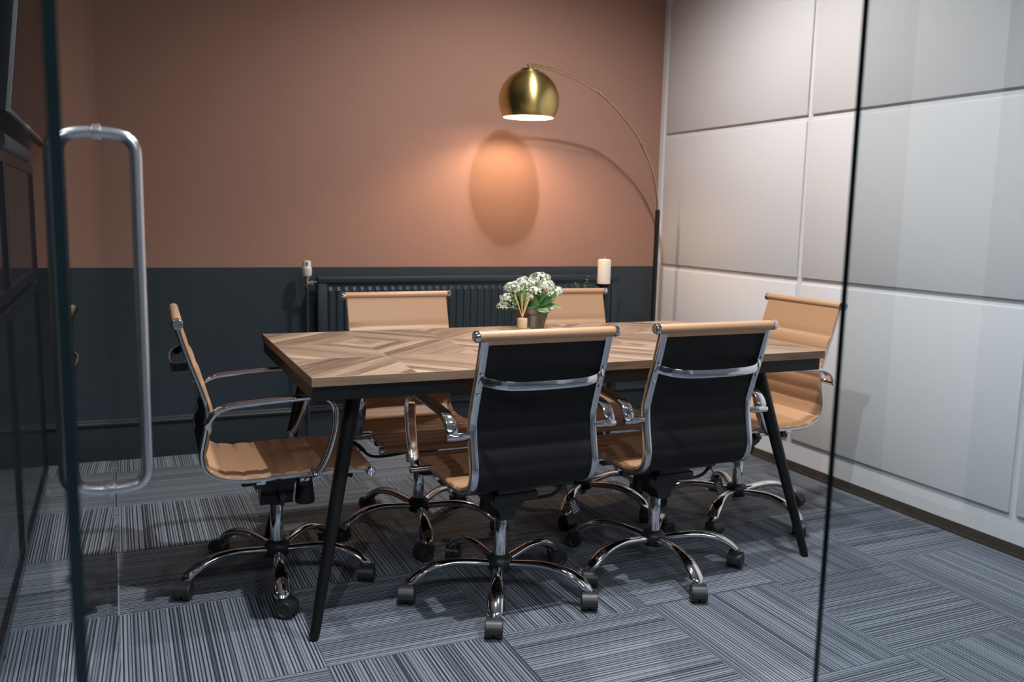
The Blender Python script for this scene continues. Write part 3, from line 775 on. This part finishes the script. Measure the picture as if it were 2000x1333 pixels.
for cx, cf, cz, cr_ in clusters:
    cx = cx*.84-.004; cr_ *= 1.08
    c = CR*cx+CF*cf
    lx, ly = w2l(c.x, c.y); cen = Vector((lx, ly, cz))
    bm = bmesh.new()
    nfl_ = int(95*(cr_/.035)**2)
    for q in range(nfl_):
        a = rn.uniform(0, 2*pi); t = rn.uniform(-.35, 1); rxy = sqrt(1-t*t)
        dirv = Vector((rxy*cos(a), rxy*sin(a), t))
        p = cen+Vector((dirv.x*cr_, dirv.y*cr_, dirv.z*cr_*.72))*rn.uniform(.86, 1.06)
        if rn.random() < (.56 if t > -.05 else .2):
            s_ = rn.uniform(.0052, .0078); tz = dirv; tx_ = tz.orthogonal().normalized(); ty_ = tz.cross(tx_); ph = rn.uniform(0, pi/2)
            cv = bm.verts.new(p-tz*.001)
            for k in range(4):
                aa = ph+k*pi/2
                def pt(r, da, up_): return bm.verts.new(p+(tx_*cos(aa+da)+ty_*sin(aa+da))*r*s_+tz*up_*s_)
                a1_, a2_, a3_ = pt(.75, -.62, .15), pt(1.25, 0, .1), pt(.75, .62, .15)
                bm.faces.new((cv, a1_, a2_, a3_)).material_index = 0
        else:
            r = rn.uniform(.0018, .0030)
            g_ = bmesh.ops.create_icosphere(bm, subdivisions=1, radius=r, matrix=Matrix.Translation(p))
            mi_ = 1 if rn.random() < .72 else 0
            for v in g_['verts']:
                for f in v.link_faces: f.material_index = mi_
    link('flower_cluster', bm, ['petal', 'bud'], fp, smooth=False)
    bm = bmesh.new(); tube(bm, cr_path([(lx*.15, ly*.15, .075), (lx*.5, ly*.5, .075+(cz-.075)*.6), (lx, ly, cz)], 3), .0018, 6)
    for q in range(9):
        a = rn.uniform(0, 2*pi); tube(bm, [(lx*.9, ly*.9, cz-.02), (lx+cos(a)*cr_*.75, ly+sin(a)*cr_*.75, cz+rn.uniform(-.1, .3)*cr_)], .0009, 5)
    link('stem', bm, 'stem', fp)
leaves = [((.02, -.04, .09), (.075, -.06, .072), .042, 1), ((.03, -.03, .09), (.125, -.035, .088), .028, 1), ((.02, -.03, .09), (.09, -.06, .118), .030, 0), ((.05, -.03, .10), (.10, -.05, .135), .036, 1),
          ((-.02, -.03, .09), (-.08, -.05, .085), .040, 0), ((-.01, -.04, .09), (-.05, -.06, .150), .05, 0), ((.0, -.04, .09), (.02, -.06, .130), .045, 1), ((-.02, -.05, .10), (-.03, -.06, .165), .035, 1),
          ((.01, -.02, .09), (.04, -.04, .155), .05, 0), ((-.03, 0, .09), (-.11, .0, .13), .045, 0), ((.03, 0, .09), (.10, .03, .15), .045, 0), ((0, .03, .09), (-.04, .07, .15), .05, 0), ((0, .03, .09), (.05, .07, .15), .05, 0),
          ((-.03, -.03, .09), (-.09, -.03, .115), .040, 0), ((.0, -.03, .09), (.06, -.05, .14), .04, 0), ((-.01, -.045, .088), (.035, -.062, .100), .036, 0), ((-.03, -.04, .09), (-.055, -.055, .125), .045, 0)]
for b0, t0, w_, br in leaves:
    B0 = CR*b0[0]+CF*b0[1]; T0 = CR*t0[0]+CF*t0[1]
    bm = bmesh.new(); leafmesh(bm, (*w2l(B0.x, B0.y), b0[2]), (*w2l(T0.x, T0.y), t0[2]), w_, (*w2l(-.3, -.8), .6), .12)
    link('leaf', bm, 'leaf2' if br else 'leaf', fp, angle=60)
bm = bmesh.new()
B0 = CR*(-.055)+CF*(-.05)
for q in range(5):
    a = rn.uniform(-.5, .5); p = CR*(-.06+q*.006)+CF*(-.055); e_ = p+CR*rn.uniform(-.015, .03)
    tube(bm, [(*w2l(p.x, p.y), .088+rn.uniform(0, .01)), (*w2l(e_.x, e_.y), .10+rn.uniform(-.006, .012))], .003, 6)
link('twine_bow', bm, 'twig', fp)

# ---------------------------------------------------------------- stand with candle and small plant behind
STX0, STX1, STY0, STY1, STZ = 2.16, 2.475, 4.13, 4.37, .640
st = thing('side_table', 'small black side table in front of the radiator behind the far right chair', 'side table', ((STX0+STX1)/2, (STY0+STY1)/2, 0))
hx, hy_ = (STX1-STX0)/2, (STY1-STY0)/2
boxobj('tabletop', (-hx, -hy_, STZ-.02), (hx, hy_, STZ), 'paint', st, .003)
for sx in (-1, 1):
    for sy in (-1, 1): boxobj('leg', (sx*(hx-.012)-.009, sy*(hy_-.012)-.009, 0), (sx*(hx-.012)+.009, sy*(hy_-.012)+.009, STZ-.02), 'paint', st, .001)
CX, CY = 2.437, 4.20
ch = thing('candle_holder', 'black pedestal candle holder under the pillar candle', 'candle holder', (CX, CY, STZ))
bm = bmesh.new(); lathe(bm, [(.032, 0), (.032, .008), (.012, .016), (.010, .10), (.014, .14), (.022, .175), (.024, .198), (.044, .204), (.046, .213), (.043, .2145), (.01, .2145)], (0, 0, 0), 36)
link('stand', bm, 'paint', ch, angle=35)
cd = thing('pillar_candle', 'cream unlit pillar candle standing on the black holder by the radiator', 'candle', (CX, CY, STZ+.2146))
bm = bmesh.new(); lathe(bm, [(.034, 0), (.0358, .002), (.0358, .126), (.0335, .132), (.022, .1345), (.002, .133)], (0, 0, 0), 40)
link('wax', bm, 'candle', cd, angle=40)
bm = bmesh.new(); tube(bm, cr_path([(0, 0, .131), (.0005, 0, .140), (.002, 0, .148)], 3), .0012, 8)
link('wick', bm, 'wick', cd)
sp_ = thing('small_potted_plant', 'small green leafy sprig plant beside the candle, mostly behind a chair', 'potted plant', (2.30, 4.215, STZ))
bm = bmesh.new(); lathe(bm, [(.030, 0), (.034, .002), (.042, .075), (.039, .076), (.037, .068)], (0, 0, 0), 28)
link('pot', bm, 'paint', sp_, angle=35)
bm = bmesh.new(); lathe(bm, [(.037, .066), (.01, .070)], (0, 0, 0), 20); link('soil', bm, 'soil', sp_)
for bx, by, tx, ty, tz, nn_ in ((0, 0, .042, -.01, .246, 12), (-.01, 0, -.032, -.01, .222, 8), (.01, .01, .07, .02, .18, 7), (0, -.01, .0, -.03, .19, 7)):
    bm = bmesh.new(); P = cr_path([(bx, by, .068), ((bx+tx)/2, (by+ty)/2, .15), (tx, ty, tz)], 6); tube(bm, P, .0016, 6)
    for q in range(nn_):
        c = P[min(len(P)-1, int(len(P)*(.35+.65*q/nn_)))]
        for sgn in (0, 1):
            a = q*2.1+sgn*pi; d = Vector((cos(a), sin(a), .7)).normalized()
            leafmesh(bm, c, c+d*(.026-.010*q/nn_), .017-.006*q/nn_, (0, 0, 1), .2)
    link('sprig', bm, 'leaf2', sp_, angle=60)

# ---------------------------------------------------------------- left: cabinet, tv, soundbar
CXF, CY0, CY1, CZ0, CZ1 = -.292, 1.05, 4.12, .075, 1.372
cb = thing('display_cabinet', 'tall black cabinet with dark glossy doors along the left wall', 'cabinet', ((XL+CXF)/2, (CY0+CY1)/2, 0))
cy = (CY0+CY1)/2; cx = (XL+CXF)/2; hw = (CXF-XL)/2-.005; hl = (CY1-CY0)/2
bm = bmesh.new()
box(bm, (-hw, -hl, CZ0), (hw-.02, hl, CZ1), .002)
link('body', bm, 'cab', cb, angle=30)
nd = 3; dl = 2*hl/nd
for r_, (za, zb) in enumerate(((CZ0, .905), (.925, CZ1))):
    for k in range(nd):
        y0 = -hl+k*dl+.002; y1 = y0+dl-.004
        bm = bmesh.new()
        for a, b_ in (((hw-.019, y0, za), (hw, y1, za+.035)), ((hw-.019, y0, zb-.035), (hw, y1, zb)), ((hw-.019, y0, za+.035), (hw, y0+.035, zb-.035)), ((hw-.019, y1-.035, za+.035), (hw, y1, zb-.035))): box(bm, a, b_, .001, seg=1)
        d_ = link('door', bm, 'cab', cb, smooth=False)
        boxobj('door_panel', (hw-.016, y0+.033, za+.033), (hw-.009, y1-.033, zb-.033), 'cabglass', d_, smooth=False)
for yy in (-hl+.05, 0, hl-.03):
    boxobj('foot', (hw-.045, yy-.012, 0), (hw-.015, yy+.012, CZ0), 'cab', cb, .001); boxobj('foot', (-hw+.02, yy-.012, 0), (-hw+.05, yy+.012, CZ0), 'cab', cb, .001)
# television: tilted down, hung on the left wall
tv = thing('television', 'large black flat television with thin silver edge tilted down above the cabinet', 'television', (-.250, 2.80, 1.461))
tv.rotation_euler = (0, radians(6.6), 0)
TVL, TVH = 1.70, .92
boxobj('casing', (-.045, .001, .001), (-.003, TVL-.001, TVH-.001), 'tvback', tv, .003)
boxobj('screen', (-.003, .008, .009), (-.0008, TVL-.008, TVH-.008), 'screen', tv, smooth=False)
bm = bmesh.new()
for a, b_ in (((-.010, 0, 0), (.0008, TVL, .010)), ((-.010, 0, TVH-.008), (.0008, TVL, TVH)), ((-.010, 0, .010), (.0008, .008, TVH-.008)), ((-.010, TVL-.004, .010), (.0008, TVL, TVH-.008))): box(bm, a, b_, .0005, seg=1)
link('bezel', bm, 'bezel', tv, smooth=False)
bm = bmesh.new(); box(bm, (-.46, TVL/2-.15, TVH*.35), (-.045, TVL/2+.15, TVH*.65), .003)
link('wall_mount', bm, 'tvback', tv)
sb = thing('soundbar', 'dark soundbar with grey cloth end lying on the cabinet under the television', 'soundbar', (-.325, 3.63, CZ1))
bm = bmesh.new(); sweep(bm, [(0, y, .036) for y in (-.45, -.44, .42, .44, .45)], circ(.032, 22, .034), scales=[.8, 1, 1, 1, .85])
link('speaker_body', bm, 'bar', sb, angle=50)
bm = bmesh.new(); box(bm, (-.02, -.35, 0), (.02, -.31, .006)); box(bm, (-.02, .31, 0), (.02, .35, .006)); link('foot', bm, 'plastic', sb)

# ---------------------------------------------------------------- lights
def downlight(x, y, power, size=.022, ang=168, blend=.25, color=(1, .96, .92), z=ZC, tilt=(0, 0)):
    d = thing('ceiling_downlight', 'round recessed ceiling downlight', 'downlight', (x, y, z))
    bm = bmesh.new()
    lathe(bm, [(.040, -.001), (.052, -.004), (.054, -.002), (.054, 0)], (0, 0, 0), 28); o_ = link('trim_ring', bm, 'ceiling', d, angle=30)
    bm = bmesh.new(); lathe(bm, [(.002, -.0045), (.030, -.0042), (.039, -.004), (.039, -.002)], (0, 0, 0), 24); link('lens', bm, 'lens', d)
    l = bpy.data.lights.new('downlight', 'SPOT'); l.energy = power; l.shadow_soft_size = size; l.spot_size = radians(ang); l.spot_blend = blend; l.color = color
    lo = bpy.data.objects.new('downlight_lamp', l); COL.objects.link(lo); lo.location = (x, y, z-.05); lo.rotation_euler = (radians(tilt[0]), radians(tilt[1]), 0)
    d['group'] = 'recessed downlights'
    return lo
W = (1, .965, .94)
CWH = (.93, .965, 1.0)
downlight(.88, 1.70, 235, color=CWH, ang=125, blend=1)
downlight(1.80, 1.85, 145, color=CWH, ang=122, blend=1)
downlight(1.875, 3.20, 118, color=W, ang=152, blend=.85)
downlight(1.90, 3.31, 48, color=W, ang=152, blend=.85)
downlight(-.35, -.25, 170, color=CWH, ang=150, blend=1)  # assumed corridor spot, added as fill to brighten the door handle
downlight(1.3, -.5, 50, color=CWH, ang=150, blend=1)  # second added corridor fill, an assumed fitting out of view
def area(name, loc, rot, size, power, color=(1, 1, 1), sy=None):
    l = bpy.data.lights.new(name, 'AREA'); l.energy = power; l.size = size; l.color = color
    if sy: l.shape = 'RECTANGLE'; l.size_y = sy
    o_ = bpy.data.objects.new(name, l); COL.objects.link(o_); o_.location = loc; o_.rotation_euler = rot; return o_
area('corridor_fill_light', (1.6, -1.2, ZC-.02), (0, 0, 0), 1.2, 52, (.82, .90, 1.0), .6)  # added soft fill in the unseen corridor, for handle and reflections
w = bpy.data.worlds.new('World'); SC.world = w; w.use_nodes = True
w.node_tree.nodes['Background'].inputs[0].default_value = (.02, .022, .026, 1)

# ---------------------------------------------------------------- camera
yaw, pitch, roll, fpx, hcam = .4234, .1405, -.0222, 1719.1151, 1.2087
fwd = Vector((sin(yaw)*cos(pitch), cos(yaw)*cos(pitch), -sin(pitch))); rgt = Vector((cos(yaw), -sin(yaw), 0)); dwn = fwd.cross(rgt)
r2 = rgt*cos(roll)+dwn*sin(roll); d2 = -rgt*sin(roll)+dwn*cos(roll)
cam = bpy.data.cameras.new('Camera'); co = bpy.data.objects.new('Camera', cam); COL.objects.link(co)
cam.sensor_width = 36; cam.lens = 36*fpx/2000; cam.clip_start = .02
mw = Matrix(((r2.x, -d2.x, -fwd.x, 0), (r2.y, -d2.y, -fwd.y, 0), (r2.z, -d2.z, -fwd.z, hcam), (0, 0, 0, 1)))
co.matrix_world = mw
cam.dof.use_dof = True; cam.dof.focus_distance = 2.85; cam.dof.aperture_fstop = 3.5
SC.camera = co
SC.view_settings.view_transform = 'Standard'; SC.view_settings.look = 'None'; SC.view_settings.gamma = 1; SC.view_settings.exposure = 0
SC.view_settings.use_curve_mapping = False
SC.cycles.max_bounces = 10; SC.cycles.transparent_max_bounces = 16; SC.cycles.use_denoising = True
